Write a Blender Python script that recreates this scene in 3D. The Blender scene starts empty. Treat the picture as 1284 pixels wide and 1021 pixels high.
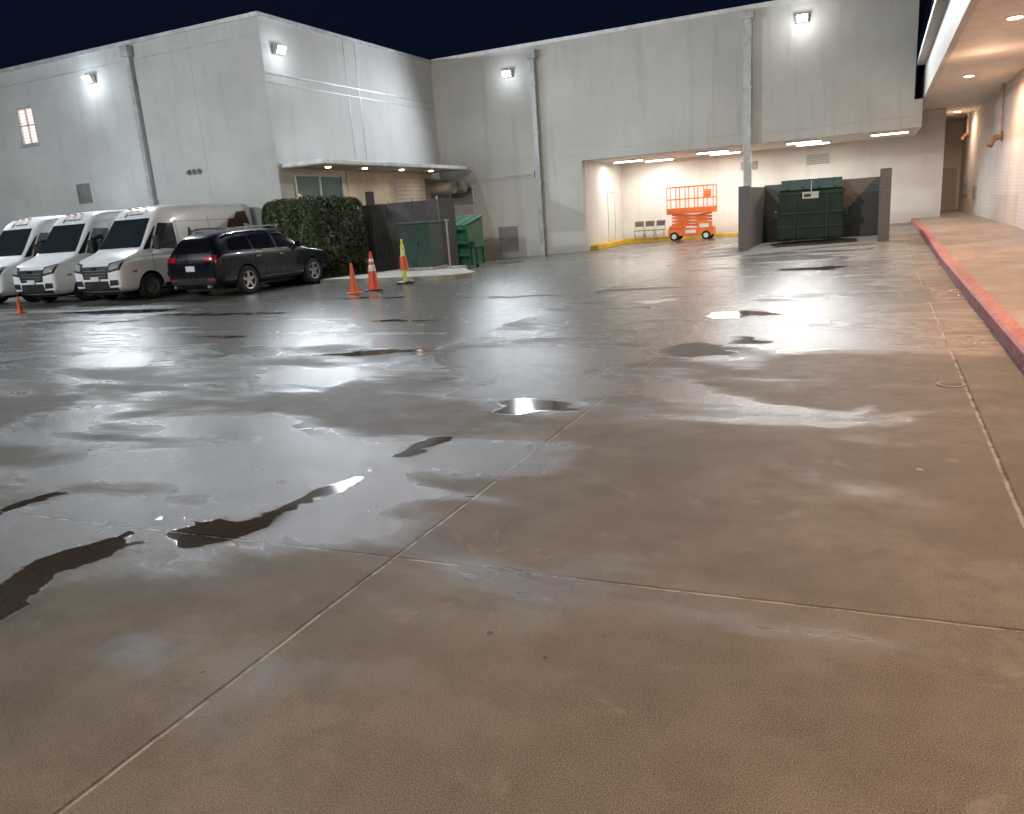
import bpy, bmesh, math, random
from mathutils import Vector, Matrix, noise as mn
from mathutils.bvhtree import BVHTree
random.seed(7)
S=bpy.context.scene
COL=S.collection
# ---------------------------------------------------------------- terrain height
def cX(x):
    pts=[(-17,-.30),(-11,-.10),(-4,.05),(0,.14)]
    if x<=-17: return -.30
    if x>=0: return .14
    for (a,za),(b,zb) in zip(pts,pts[1:]):
        if a<=x<=b: return za+(zb-za)*(x-a)/(b-a)
def gz(x,y): return cX(x)*min(1,max(0,(y-18)/8))
# ---------------------------------------------------------------- node helpers
class NT:
    def __init__(s,nt): s.nt=nt
    def n(s,t,**k):
        nd=s.nt.nodes.new(t)
        for a,b in k.items(): setattr(nd,a,b)
        return nd
    def l(s,a,b): s.nt.links.new(a,b)
    def val(s,sock,v):
        if isinstance(v,bpy.types.NodeSocket): s.l(v,sock)
        else: sock.default_value=v
    def m(s,op,a,b=0.0,c=0.0,clamp=False):
        nd=s.n('ShaderNodeMath',operation=op); nd.use_clamp=clamp
        s.val(nd.inputs[0],a); s.val(nd.inputs[1],b); s.val(nd.inputs[2],c)
        return nd.outputs[0]
    def ramp(s,x,a,b,lo=0.0,hi=1.0):
        nd=s.n('ShaderNodeMapRange'); nd.interpolation_type='SMOOTHSTEP'
        s.val(nd.inputs[0],x); s.val(nd.inputs[1],a); s.val(nd.inputs[2],b); s.val(nd.inputs[3],lo); s.val(nd.inputs[4],hi)
        return nd.outputs[0]
    def noise(s,vec,scale,detail=4,rough=.55,dist=0.0):
        nd=s.n('ShaderNodeTexNoise'); s.l(vec,nd.inputs['Vector'])
        nd.inputs['Scale'].default_value=scale; nd.inputs['Detail'].default_value=detail
        nd.inputs['Roughness'].default_value=rough; nd.inputs['Distortion'].default_value=dist
        return nd.outputs['Fac']
    def mapv(s,vec,scale=(1,1,1),rot=(0,0,0),loc=(0,0,0)):
        nd=s.n('ShaderNodeMapping'); s.l(vec,nd.inputs[0]); nd.inputs['Scale'].default_value=scale
        nd.inputs['Rotation'].default_value=rot; nd.inputs['Location'].default_value=loc
        return nd.outputs[0]
    def mix(s,f,a,b,mode='MIX'):
        nd=s.n('ShaderNodeMix',data_type='RGBA',blend_type=mode)
        s.val(nd.inputs[0],f)
        for sock,v in ((nd.inputs[6],a),(nd.inputs[7],b)):
            if isinstance(v,tuple): sock.default_value=(*v[:3],1)
            else: s.l(v,sock)
        return nd.outputs[2]
def newmat(name):
    m=bpy.data.materials.new(name); m.use_nodes=True
    nt=NT(m.node_tree); b=m.node_tree.nodes['Principled BSDF']
    return m,nt,b
def M(name,col,rough=.5,metal=0.0,var=.12,nscale=3.0,bump=0.0,bscale=60,coat=0.0,emit=None,es=0.0,dirt=0.0,rvar=.1,spec=.5):
    m,t,b=newmat(name)
    tc=t.n('ShaderNodeTexCoord').outputs['Object']
    n1=t.noise(tc,nscale,3,.6)
    dark=tuple(c*(1-var*2) for c in col); lite=tuple(min(1,c*(1+var)) for c in col)
    c=t.mix(t.ramp(n1,.3,.7),dark,lite)
    if dirt>0:
        n2=t.noise(tc,nscale*.35+.4,4,.7,.4)
        c=t.mix(t.ramp(n2,.5,.75,0,dirt),c,tuple(x*.35 for x in (.3,.26,.2)))
    t.l(c,b.inputs['Base Color'])
    t.l(t.ramp(n1,.2,.8,max(.02,rough-rvar*rough),min(1,rough+rvar)),b.inputs['Roughness'])
    b.inputs['Metallic'].default_value=metal; b.inputs['Specular IOR Level'].default_value=spec
    b.inputs['Coat Weight'].default_value=coat; b.inputs['Coat Roughness'].default_value=.05
    if bump>0:
        bn=t.n('ShaderNodeBump'); bn.inputs['Strength'].default_value=bump; bn.inputs['Distance'].default_value=.01
        t.l(t.noise(tc,bscale,3,.6),bn.inputs['Height']); t.l(bn.outputs[0],b.inputs['Normal'])
    if emit:
        b.inputs['Emission Color'].default_value=(*emit,1); b.inputs['Emission Strength'].default_value=es
        m.cycles.emission_sampling='NONE'
    return m
def paintwall(name,col,axis='X',brick=True,bstr=.35,line=.93,streak=.25):
    """painted masonry: axis = world axis the wall runs along"""
    m,t,b=newmat(name)
    geo=t.n('ShaderNodeNewGeometry').outputs['Position']
    sp=t.n('ShaderNodeSeparateXYZ'); t.l(geo,sp.inputs[0])
    cb=t.n('ShaderNodeCombineXYZ'); t.l(sp.outputs[0 if axis=='X' else 1],cb.inputs[0]); t.l(sp.outputs[2],cb.inputs[1])
    v=cb.outputs[0]
    n1=t.noise(v,.35,3,.6); n2=t.noise(t.mapv(v,(2.2,.18,1)),1.0,4,.65); n3=t.noise(v,14,2,.6)
    c=t.mix(t.ramp(n1,.3,.72),tuple(x*.84 for x in col),col)
    c=t.mix(t.ramp(n2,.48,.78,0,streak),c,tuple(x*.50 for x in (col[0],col[1]*.97,col[2]*.9)))
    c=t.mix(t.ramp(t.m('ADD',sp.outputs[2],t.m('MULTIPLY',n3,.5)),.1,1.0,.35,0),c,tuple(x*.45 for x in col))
    bn=t.n('ShaderNodeBump'); bn.inputs['Distance'].default_value=.008
    if brick:
        br=t.n('ShaderNodeTexBrick'); t.l(v,br.inputs['Vector'])
        br.inputs['Scale'].default_value=1.0; br.inputs['Brick Width'].default_value=.30; br.inputs['Row Height'].default_value=.10
        br.inputs['Mortar Size'].default_value=.007; br.inputs['Mortar Smooth'].default_value=.4
        br.inputs['Color1'].default_value=(1,1,1,1); br.inputs['Color2'].default_value=(.96,.96,.96,1); br.inputs['Mortar'].default_value=(line,)*3+(1,)
        c=t.mix(1.0,c,br.outputs['Color'],'MULTIPLY')
        inv=t.m('SUBTRACT',1.0,br.outputs['Fac']); t.l(inv,bn.inputs['Height'])
        bn.inputs['Strength'].default_value=bstr
    else:
        t.l(t.noise(v,35,3,.65),bn.inputs['Height']); bn.inputs['Strength'].default_value=bstr*.6
    t.l(c,b.inputs['Base Color']); t.l(bn.outputs[0],b.inputs['Normal']); b.inputs['Roughness'].default_value=.62
    return m
# ---------------------------------------------------------------- mesh helpers
def mkobj(name,me,mat=None,parent=None,loc=(0,0,0),rot=(0,0,0)):
    o=bpy.data.objects.new(name,me); COL.objects.link(o); o.location=loc; o.rotation_euler=rot
    if mat is not None:
        for mm in (mat if isinstance(mat,(list,tuple)) else [mat]): me.materials.append(mm)
    if parent: o.parent=parent
    return o
def empty(name,loc=(0,0,0),rz=0):
    o=bpy.data.objects.new(name,None); o.empty_display_size=.3; COL.objects.link(o); o.location=loc; o.rotation_euler=(0,0,rz); return o
def bmobj(name,bm,mat=None,parent=None,loc=(0,0,0),rot=(0,0,0),smooth=None):
    me=bpy.data.meshes.new(name); bmesh.ops.recalc_face_normals(bm,faces=bm.faces); bm.to_mesh(me); bm.free()
    if smooth is not None:
        me.shade_smooth(); me.set_sharp_from_angle(angle=math.radians(smooth))
    return mkobj(name,me,mat,parent,loc,rot)
def abox(bm,x0,x1,y0,y1,z0,z1,bev=0.0):
    r=bmesh.ops.create_cube(bm,size=1.0)
    M4=Matrix.Translation(((x0+x1)/2,(y0+y1)/2,(z0+z1)/2))@Matrix.Diagonal((abs(x1-x0),abs(y1-y0),abs(z1-z0),1))
    bmesh.ops.transform(bm,matrix=M4,verts=r['verts'])
    if bev>0:
        es=list({e for v in r['verts'] for e in v.link_edges})
        bmesh.ops.bevel(bm,geom=es,offset=bev,segments=2,affect='EDGES',profile=.6)
def box(name,x0,x1,y0,y1,z0,z1,mat,parent=None,bev=0.0,**k):
    bm=bmesh.new(); abox(bm,x0,x1,y0,y1,z0,z1,bev); return bmobj(name,bm,mat,parent,**k)
def acyl(bm,p0,p1,r0,r1=None,seg=16,caps=True):
    if r1 is None: r1=r0
    p0=Vector(p0);p1=Vector(p1); d=p1-p0
    r=bmesh.ops.create_cone(bm,cap_ends=caps,segments=seg,radius1=r0,radius2=r1,depth=d.length)
    q=Vector((0,0,1)).rotation_difference(d.normalized()).to_matrix().to_4x4()
    bmesh.ops.transform(bm,matrix=Matrix.Translation((p0+p1)/2)@q,verts=r['verts'])
def cyl(name,p0,p1,r0,mat,parent=None,r1=None,seg=16,smooth=40):
    bm=bmesh.new(); acyl(bm,p0,p1,r0,r1,seg); return bmobj(name,bm,mat,parent,smooth=smooth)
def revolve(name,prof,mat,parent=None,seg=28,loc=(0,0,0),smooth=40):
    bm=bmesh.new(); rings=[]
    for r,z in prof: rings.append([bm.verts.new((r*math.cos(2*math.pi*i/seg),r*math.sin(2*math.pi*i/seg),z)) for i in range(seg)])
    for a,b in zip(rings,rings[1:]):
        for i in range(seg): bm.faces.new((a[i],a[(i+1)%seg],b[(i+1)%seg],b[i]))
    bm.faces.new(rings[0][::-1]); bm.faces.new(rings[-1])
    return bmobj(name,bm,mat,parent,loc=loc,smooth=smooth)
# ---------------------------------------------------------------- materials
mWallA=paintwall('painted_brick_x',(.62,.645,.635),'X',True,.16,line=.93)
mWallB=paintwall('painted_panel_y',(.63,.63,.61),'Y',False,.3)
mWallC=paintwall('painted_stucco_x',(.60,.59,.545),'X',False,.3,streak=.4)
mWallR=paintwall('painted_brick_y',(.74,.71,.69),'Y',True,.6,line=.76)
mRecess=paintwall('painted_block_x',(.76,.74,.71),'X',True,.25,line=.88)
mRecY=paintwall('painted_block_y',(.76,.74,.71),'Y',True,.25,line=.88)
mTrim=M('coping_metal',(.62,.64,.64),.4,.3,.08)
mPipe=M('painted_downspout',(.50,.51,.51),.45,.2,.12,dirt=.2)
mCeil=M('soffit_plaster',(.74,.68,.62),.7,0,.06)
mDark=M('black_metal',(.025,.025,.028),.45,.4,.2)
mBlackP=M('black_plastic',(.022,.022,.024),.5,0,.2)
mLouv=M('louvre_grey',(.30,.30,.29),.5,.3,.1)
mDoor=M('painted_door',(.50,.50,.47),.45,0,.06,dirt=.15)
mYel=M('yellow_curb_paint',(.72,.46,.04),.55,0,.12,dirt=.3)
mLampBody=M('lamp_housing',(.18,.17,.16),.45,.5,.1)
mLens=M('lamp_lens_cool',(.9,.95,1),.3,emit=(.85,.93,1),es=40)
mLensW=M('lamp_lens_warm',(1,.9,.8),.3,emit=(1,.66,.40),es=22)
mTube=M('fluorescent_tube',(1,1,1),.3,emit=(1,.93,.80),es=9)
def glass(name,col=(.02,.03,.035),rough=.06,emit=None,es=0):
    m,t,b=newmat(name); tc=t.n('ShaderNodeTexCoord').outputs['Object']
    n=t.noise(tc,1.5,2); t.l(t.mix(n,tuple(c*.6 for c in col),tuple(c*1.5 for c in col)),b.inputs['Base Color'])
    b.inputs['Roughness'].default_value=rough; b.inputs['Coat Weight'].default_value=.3
    if emit: b.inputs['Emission Color'].default_value=(*emit,1); b.inputs['Emission Strength'].default_value=es; m.cycles.emission_sampling='NONE'
    return m
mGlass=glass('dark_glass'); mGlassS=glass('tinted_glass',(.006,.007,.009),.12); mGlassTeal=glass('office_glass',(.05,.09,.085),.08,(.10,.17,.15),.12)
mVan=M('white_van_paint',(.84,.86,.87),.3,0,.02,coat=.4,dirt=.04)
mSUV=M('black_blue_car_paint',(.003,.004,.010),.25,.0,.1,coat=.25,spec=.35)
mTire=M('tyre_rubber',(.02,.02,.02),.8,0,.2)
mRim=M('alloy_rim',(.45,.46,.48),.3,.9,.08)
mSteel=M('steel_wheel',(.30,.31,.32),.4,.8,.1)
mHead=glass('headlight_glass',(.35,.37,.40),.1)
mRed=M('tail_light',(.35,.01,.01),.15,0,.1,coat=1)
mPlate=M('licence_plate',(.7,.7,.68),.4)
mAmber=M('amber_marker',(.7,.22,.03),.2)
mChrome=M('chrome',(.6,.6,.62),.12,1.0,.03)
mOrange=M('lift_orange',(.85,.17,.025),.4,0,.08,dirt=.1)
mCone=M('cone_orange',(.75,.13,.03),.5,0,.1,dirt=.2)
mConeR=M('cone_red_orange',(.72,.08,.04),.45,0,.1)
mWhiteBand=M('reflective_band',(.8,.8,.78),.3)
mLime=M('lime_delineator',(.60,.75,.05),.4,0,.08)
mGreenD=M('dumpster_green',(.007,.042,.029),.5,.0,.2,dirt=.3)
mGreenD2=M('dumpster_green_light',(.02,.12,.055),.45,.1,.15,dirt=.2)
mGreenT=M('transformer_green',(.016,.05,.036),.5,.1,.1,dirt=.15)
mCMU=paintwall('grey_block_y',(.19,.19,.19),'Y',True,.6,line=.8)
mCMUx=paintwall('grey_block_x',(.19,.19,.19),'X',True,.6,line=.8)
mCopper=M('copper_fitting',(.34,.19,.13),.45,.5,.12)
mSign=M('sign_white',(.7,.7,.68),.5,0,.05)
mInk=M('sign_ink',(.05,.05,.06),.5)
mConc=M('kerb_concrete',(.34,.32,.28),.6,0,.15,4,bump=.4,dirt=.3)
mBrown=M('graphic_brown',(.10,.055,.03),.4)
def redkerb():
    m,t,b=newmat('worn_red_paint'); g=t.n('ShaderNodeNewGeometry').outputs['Position']
    n=t.noise(g,7,5,.75); n2=t.noise(g,.9,3,.6)
    c=t.mix(t.ramp(n2,.3,.7),(.42,.060,.075),(.52,.16,.16))
    c=t.mix(t.ramp(n,.52,.62,0,.8),c,(.38,.28,.25)); c=t.mix(t.ramp(t.noise(g,17,4,.75),.50,.60,0,.8),c,(.10,.03,.03))
    t.l(c,b.inputs['Base Color']); b.inputs['Roughness'].default_value=.5
    bn=t.n('ShaderNodeBump'); bn.inputs['Strength'].default_value=.6; bn.inputs['Distance'].default_value=.01; t.l(n,bn.inputs['Height']); t.l(bn.outputs[0],b.inputs['Normal'])
    return m
mRedK=redkerb()
def sidewalkmat():
    m,t,b=newmat('sidewalk_concrete'); g=t.n('ShaderNodeNewGeometry').outputs['Position']
    sp=t.n('ShaderNodeSeparateXYZ'); t.l(g,sp.inputs[0])
    n=t.noise(g,1.3,4,.65); f=t.noise(g,60,3,.6); w=t.noise(g,.5,3,.5)
    c=t.mix(t.ramp(n,.3,.7),(.22,.185,.15),(.36,.31,.26)); c=t.mix(t.ramp(f,.35,.65,0,.3),c,(.14,.12,.10))
    md=t.m('ABSOLUTE',t.m('SUBTRACT',t.m('FRACT',t.m('DIVIDE',sp.outputs[1],3.0)),.5)); jl=t.ramp(md,.0015,.004,1,0)
    c=t.mix(jl,c,(.08,.07,.06)); t.l(c,b.inputs['Base Color']); t.l(t.ramp(w,.4,.6,.30,.6),b.inputs['Roughness'])
    bn=t.n('ShaderNodeBump'); bn.inputs['Strength'].default_value=.3; bn.inputs['Distance'].default_value=.004; t.l(f,bn.inputs['Height']); t.l(bn.outputs[0],b.inputs['Normal'])
    return m
mWalk=sidewalkmat()
# ---- wet concrete : macro wetness / standing-water depth come from mesh attributes
def sstep(x,a,b):
    t_=min(1,max(0,(x-a)/(b-a))); return t_*t_*(3-2*t_)
def fbm(x,y,s,o=0,oct=4):
    v=0;a=.5;f=s
    for i in range(oct): v+=a*mn.noise(Vector((x*f+o,y*f-o,o*.7))); a*=.5; f*=2.03
    return v
WETB=[(-4.4,4.4,1.3,.8,1),(-3.5,3.4,.7,.7,.9),(-3.0,4.2,.7,.7,1),(-2.05,4.35,.42,.30,1.0),(-2.9,7.2,.8,1.6,.9),(-1.0,6.35,1.4,.18,1),(-.35,5.9,.7,.12,.7),(-1.2,8.0,.7,.35,.7),(.1,9.4,.5,.5,.6),
      (-1.4,10.3,2.4,1.5,1),(-3.0,12.5,2.0,3.5,.9),(-.6,14.5,1.3,2.5,.9),(-7,17,7,5,.9),(-3.0,18.5,3.5,3,.9),(-1.3,2.9,.5,.35,.35),(-4.4,2.4,.6,1.0,.8),(-3.8,8.5,.8,1.0,.7),(-6.5,4.3,1.3,.6,.8)]
PUDB=[(-6,8.1,.70,.18,1),(-5.3,8.35,.40,.09,.9),(-1.75,8.5,.36,.36,.9),(-1.35,9.1,.25,.25,.8),(-2.6,5.9,.34,.17,1),(-9.5,9.4,.9,.12,.9),(-12.5,12.2,1.8,.18,.9),(-7.5,11,1.0,.12,.9),(-15.5,11.2,1.5,.15,.9),
      (-1.7,11.3,.35,.3,.9),(-3.4,13,.25,.5,.8),(-16.5,12.9,1.7,.35,1),(-6.5,14.2,1.6,.16,.85),(-1.3,18.2,.7,.35,.9),(-3.28,3.05,.24,.17,1),(-3.05,3.6,.12,.45,1),(-3.75,2.3,.14,.6,1),(-4.05,1.6,.16,.5,.9),(-2.95,4.7,.10,.35,.8),(-2.2,7.3,.12,.4,.75),(-4.5,6.8,.5,.07,.8),(-10.5,14.6,1.4,.18,.85),(-5.0,2.9,.12,.4,.8)]
def macro(x,y):
    wx=x+fbm(x,y,.8,3)*1.3; wy=y+fbm(x,y,.8,17)*1.3
    wx2=x+fbm(x,y,1.6,5)*.5; wy2=y+fbm(x,y,1.6,27)*.5
    W=0;P=0
    for cx_,cy_,rx,ry,a in WETB:
        d=math.hypot((wx-cx_)/rx,(wy-cy_)/ry)
        if d<1.9: W=max(W,a*(1-sstep(d,.3,1.9)))
    for cx_,cy_,rx,ry,a in PUDB:
        d=math.hypot((wx2-cx_)/rx,(wy2-cy_)/ry)
        if d<2.2: P=max(P,a*(1-sstep(d,.2,2.2)))
    return W,P
def wetground():
    m,t,b=newmat('wet_concrete'); g=t.n('ShaderNodeNewGeometry').outputs['Position']
    at=t.n('ShaderNodeAttribute',attribute_name='wetness'); sc=t.n('ShaderNodeSeparateColor'); t.l(at.outputs['Color'],sc.inputs[0]); aW,aP=sc.outputs[0],sc.outputs[1]
    sp=t.n('ShaderNodeSeparateXYZ'); t.l(g,sp.inputs[0]); X,Y=sp.outputs[0],sp.outputs[1]
    def mx(l):
        r=l[0]
        for q in l[1:]: r=t.m('MAXIMUM',r,q)
        return r
    nA=t.noise(t.mapv(g,(.34,1.0,1),(0,0,math.radians(-12))),1.0,5,.62,.5)
    nC=t.noise(t.mapv(g,(.7,1.5,1),(0,0,math.radians(-8)),(7,3,0)),2.2,4,.6)
    cA=t.noise(g,.45,4,.6); cB=t.noise(g,3.0,5,.7); cF=t.noise(g,210,2,.85)
    slab=t.m('MULTIPLY',t.ramp(X,-5.16,-4.94,1,0),t.ramp(Y,5.95,6.15,0,1))
    farm=t.ramp(Y,6,10)
    W=t.m('ADD',t.m('MULTIPLY',aW,.40),t.m('MULTIPLY',slab,.22))
    W=t.m('ADD',W,t.m('MULTIPLY',t.m('SUBTRACT',nA,.5),1.7))
    W=t.m('ADD',W,t.m('MULTIPLY',farm,.03))
    wet=t.ramp(W,.02,.27)
    P=t.m('ADD',t.m('MULTIPLY',aP,.75),t.m('MULTIPLY',t.m('SUBTRACT',nC,.5),.9))
    pud=t.ramp(P,.38,.46)
    damp=t.ramp(P,.12,.42)
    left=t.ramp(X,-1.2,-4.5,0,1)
    c=t.mix(t.ramp(cA,.35,.65),(.138,.124,.094),(.225,.206,.162))
    c=t.mix(t.ramp(cB,.40,.66,0,.6),c,(.105,.093,.070))
    c=t.mix(t.ramp(nA,.52,.38,0,.35),c,(.092,.083,.064))
    c=t.mix(t.ramp(cF,.50,.64,0,.6),c,(.40,.37,.31)); c=t.mix(t.ramp(cF,.49,.36,0,.65),c,(.032,.028,.022))
    c=t.mix(t.m('MULTIPLY',slab,.3),c,(.24,.24,.23))
    sc2=t.ramp(t.noise(t.mapv(g,(1,1,1),(0,0,0),(3,9,0)),1.7,5,.78,.6),.57,.70,0,.45)
    c=t.mix(t.m('MULTIPLY',sc2,t.m('SUBTRACT',1.0,t.m('MAXIMUM',wet,damp))),c,(.34,.31,.26))
    vo=t.n('ShaderNodeTexVoronoi'); t.l(g,vo.inputs['Vector']); vo.inputs['Scale'].default_value=3.2; vo.inputs['Randomness'].default_value=1
    vs=t.n('ShaderNodeSeparateColor'); t.l(vo.outputs['Color'],vs.inputs[0])
    rad=t.m('MULTIPLY',vs.outputs[0],.105)
    spot=t.m('MULTIPLY',t.m('LESS_THAN',t.m('ADD',vo.outputs['Distance'],t.m('MULTIPLY',cB,.06)),rad),t.m('GREATER_THAN',vs.outputs[1],.35))
    c=t.mix(t.m('MULTIPLY',spot,.7),c,t.mix(t.m('GREATER_THAN',vs.outputs[2],.88),(.03,.026,.02),(.5,.47,.42)))
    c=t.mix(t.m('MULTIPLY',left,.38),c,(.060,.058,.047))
    c=t.mix(t.m('MULTIPLY',t.m('MAXIMUM',wet,damp),.50),c,(.055,.05,.044)); c=t.mix(t.m('MULTIPLY',pud,.6),c,(.035,.032,.028))
    wob=t.m('MULTIPLY',t.m('SUBTRACT',cB,.5),.022)
    Xw=t.m('ADD',X,wob); Yw=t.m('ADD',Y,wob); Ys=t.m('SUBTRACT',Yw,t.m('MULTIPLY',X,.045))
    def jl(v,x0,w=.007): return t.ramp(t.m('ABSOLUTE',t.m('SUBTRACT',v,x0)),w*.5,w*1.3,1,0)
    strong=mx([jl(Xw,-2.1,.006),jl(Xw,.68,.012),jl(Ys,3.02,.0055)])
    faint=mx([jl(Xw,-5.1,.009),jl(Yw,6.05),jl(Yw,9.1,.01),jl(Yw,12.2,.012),jl(Xw,-8.1,.01),jl(Yw,15.3,.014),jl(Yw,18.4,.014)])
    br=t.noise(g,3.2,4,.8)
    c=t.mix(t.m('MULTIPLY',strong,t.ramp(br,.40,.58,.0,.85)),c,(.48,.45,.38))
    grv=mx([jl(Xw,-2.116,.0065),jl(Xw,.695,.010),jl(Ys,3.034,.006)]); c=t.mix(t.m('MULTIPLY',grv,t.ramp(br,.64,.42,.4,.95)),c,(.02,.018,.014))
    c=t.mix(t.m('MULTIPLY',faint,.5),c,(.04,.036,.03))
    t.l(c,b.inputs['Base Color'])
    r=t.m('ADD',t.m('MULTIPLY',wet,-.30),t.m('ADD',.54,t.m('MULTIPLY',t.m('SUBTRACT',cB,.5),.22)))
    mxr=t.n('ShaderNodeMix',data_type='FLOAT'); t.l(pud,mxr.inputs[0]); t.l(r,mxr.inputs[2]); mxr.inputs[3].default_value=.07
    t.l(t.m('MAXIMUM',mxr.outputs[0],.05),b.inputs['Roughness'])
    b.inputs['IOR'].default_value=1.45
    t.l(t.ramp(t.m('SUBTRACT',wet,t.m('MULTIPLY',damp,.8)),0,1,.38,1.0),b.inputs['Specular IOR Level'])
    bn=t.n('ShaderNodeBump'); bn.inputs['Distance'].default_value=.0035
    t.l(t.m('MULTIPLY',t.m('SUBTRACT',1.0,t.m('MULTIPLY',pud,.98)),t.m('SUBTRACT',.8,t.m('MULTIPLY',wet,.25))),bn.inputs['Strength']); t.l(cF,bn.inputs['Height'])
    t.l(bn.outputs[0],b.inputs['Normal'])
    return m
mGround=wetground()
# ---------------------------------------------------------------- ground
def frange(a,b,s):
    n=round((b-a)/s); return [a+(b-a)*i/n for i in range(n+1)]
xs=[-400,-150,-70,-40,-32]+frange(-26,-7,.35)+frange(-6.8,1.15,.13)+[1.5,3.4,8,30,150,400]
ys=[-400,-150,-40,-15,-5,-1]+frange(0,10,.11)+frange(10.25,19.75,.25)+frange(20,32,.5)+[34,36.5,40,46,60,150,400]
bm=bmesh.new(); wl=bm.verts.layers.float_color.new('wetness'); gv=[]
for y in ys:
    row=[]
    for x in xs:
        v=bm.verts.new((x,y,gz(x,y)))
        if -27<x<1.6 and -1<y<33: W_,P_=macro(x,y)
        else: W_,P_=.2,0
        v[wl]=(W_,P_,0,1); row.append(v)
    gv.append(row)
for j in range(len(ys)-1):
    for i in range(len(xs)-1): bm.faces.new((gv[j][i],gv[j][i+1],gv[j+1][i+1],gv[j+1][i]))
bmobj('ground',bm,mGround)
# ---------------------------------------------------------------- sidewalk + kerb
def strip(name,prof,ylist,mat,parent=None,xoff=0):
    bm=bmesh.new(); rows=[]
    for y in ylist: rows.append([bm.verts.new((x,y,z+gz(1.2,y))) for x,z in prof])
    for a,b in zip(rows,rows[1:]):
        for i in range(len(prof)-1): bm.faces.new((a[i],a[i+1],b[i+1],b[i]))
    bm.faces.new(rows[0]); bm.faces.new(rows[-1][::-1])
    return bmobj(name,bm,mat,parent)
yl=[-40,0,6,12,18,20,22,24,26,30,36,44.5]
strip('kerb',[(1.15,-.1),(1.165,.13),(1.19,.155),(1.33,.16),(1.335,-.1)],yl,mRedK)
strip('sidewalk',[(1.336,-.1),(1.336,.15),(3.45,.17),(3.45,-.1)],yl,mWalk)
# ---------------------------------------------------------------- left building
H=8.05; YA=20.6; XB=-17.6; YC=31.1
LB=empty('white_brick_warehouse',(-30,24,0))
def W(o):
    o.matrix_parent_inverse=Matrix.Translation(o.parent.location).inverted(); return o
def wbox(name,a,mat,par,bev=0): return W(box(name,*a,mat,par,bev))
wx0,wx1,wz0,wz1=-29.75,-28.8,5.45,6.75
wbox('wall_front_low',(-70,XB,YA,YA+.3,-.6,wz0),mWallA,LB)
wbox('wall_front_high',(-70,XB,YA,YA+.3,wz1,H),mWallA,LB)
wbox('wall_front_left',(-70,wx0,YA,YA+.3,wz0,wz1),mWallA,LB)
wbox('wall_front_right',(wx1,XB,YA,YA+.3,wz0,wz1),mWallA,LB)
def blinds():
    m,t,b=newmat('lit_blinds'); g=t.n('ShaderNodeNewGeometry').outputs['Position']; sp=t.n('ShaderNodeSeparateXYZ'); t.l(g,sp.inputs[0])
    f=t.m('FRACT',t.m('MULTIPLY',sp.outputs[2],9.0)); c=t.mix(t.ramp(f,.0,.5),(.45,.33,.30),(1,.86,.80)); t.l(c,b.inputs['Emission Color']); t.l(c,b.inputs['Base Color']); b.inputs['Emission Strength'].default_value=.85
    m.cycles.emission_sampling='NONE'
    return m
mBlind=blinds()
wbox('window_blinds',(wx0,wx1,YA+.16,YA+.18,wz0,wz1),mBlind,LB)
bm=bmesh.new()
for x,w_ in ((wx0,.05),(wx1-.05,.05),((wx0+wx1)/2-.015,.03)): abox(bm,x,x+w_,YA+.06,YA+.12,wz0,wz1)
for z in (wz0,wz1-.05,(wz0+wz1)/2): abox(bm,wx0,wx1,YA+.065,YA+.115,z,z+.04)
W(bmobj('window_frame',bm,mTrim,LB))
wbox('window_sill',(wx0-.08,wx1+.08,YA-.08,YA-.002,wz0-.1,wz0-.005),mTrim,LB)
wbox('wall_side',(XB-.3,XB,YA+.302,YC,-.6,H),mWallB,LB)
wbox('roof',(-70,XB-.31,YA+.31,YC+14,H-.5,H-.4),mLouv,LB)
bm=bmesh.new(); abox(bm,-70,XB+.06,YA-.06,YA+.33,H,H+.12); abox(bm,XB-.33,XB+.06,YA+.332,YC-.07,H,H+.12)
W(bmobj('parapet_coping',bm,mTrim,LB))
bm=bmesh.new()
for y in (24.9,25.6): abox(bm,XB+.001,XB+.012,y,y+.03,3.75,H)
abox(bm,XB+.001,XB+.03,YA,YC,6.42,6.47); abox(bm,XB+.001,XB+.02,YA,YC,6.15,6.18)
W(bmobj('wall_reveals',bm,mPipe,LB))
bm=bmesh.new()
for x in (-45,-37,-20.6): abox(bm,x,x+.015,YA-.005,YA-.001,0,H)
abox(bm,-70,XB-.02,YA-.010,YA-.001,7.55,7.58); W(bmobj('wall_control_joints',bm,mPipe,LB))
def downspout(name,x,y,z0,z1,par,w=.17):
    bm=bmesh.new(); abox(bm,x-w/2,x+w/2,y-w,y-.01,z0,z1-.35,.015)
    abox(bm,x-w*.95,x+w*.95,y-w*1.5,y-.012,z1-.35,z1,.02)
    z=z0+1.2
    while z<z1-.6: abox(bm,x-w*.75,x+w*.75,y-w-.01,y-.005,z,z+.04); z+=1.9
    return W(bmobj(name,bm,mPipe,par))
downspout('downspout',-23.25,YA,-.2,8.0,LB)
def louvre(name,x0,x1,z0,z1,y,par):
    bm=bmesh.new()
    for a in ((x0-.05,x0),(x1,x1+.05)): abox(bm,a[0],a[1],y-.04,y-.002,z0-.05,z1+.05)
    for a in ((z0-.05,z0),(z1,z1+.05)): abox(bm,x0,x1,y-.04,y-.002,a[0],a[1])
    z=z0
    while z<z1-.02:
        abox(bm,x0,x1,y-.03,y-.012,z,z+.045); z+=.075
    abox(bm,x0,x1,y-.008,y-.003,z0,z1)
    return W(bmobj(name,bm,mLouv,par))
louvre('wall_vent',-27.1,-26.5,3.15,3.75,YA,LB)
bm=bmesh.new()
for dx in (0,.22,.45): acyl(bm,(-21.4+dx,YA-.12,3.72),(-21.4+dx,YA,3.78),.07,seg=10)
abox(bm,-21.5,-20.85,YA-.05,YA-.003,3.74,3.80); W(bmobj('wall_sockets',bm,mLouv,LB))
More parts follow.
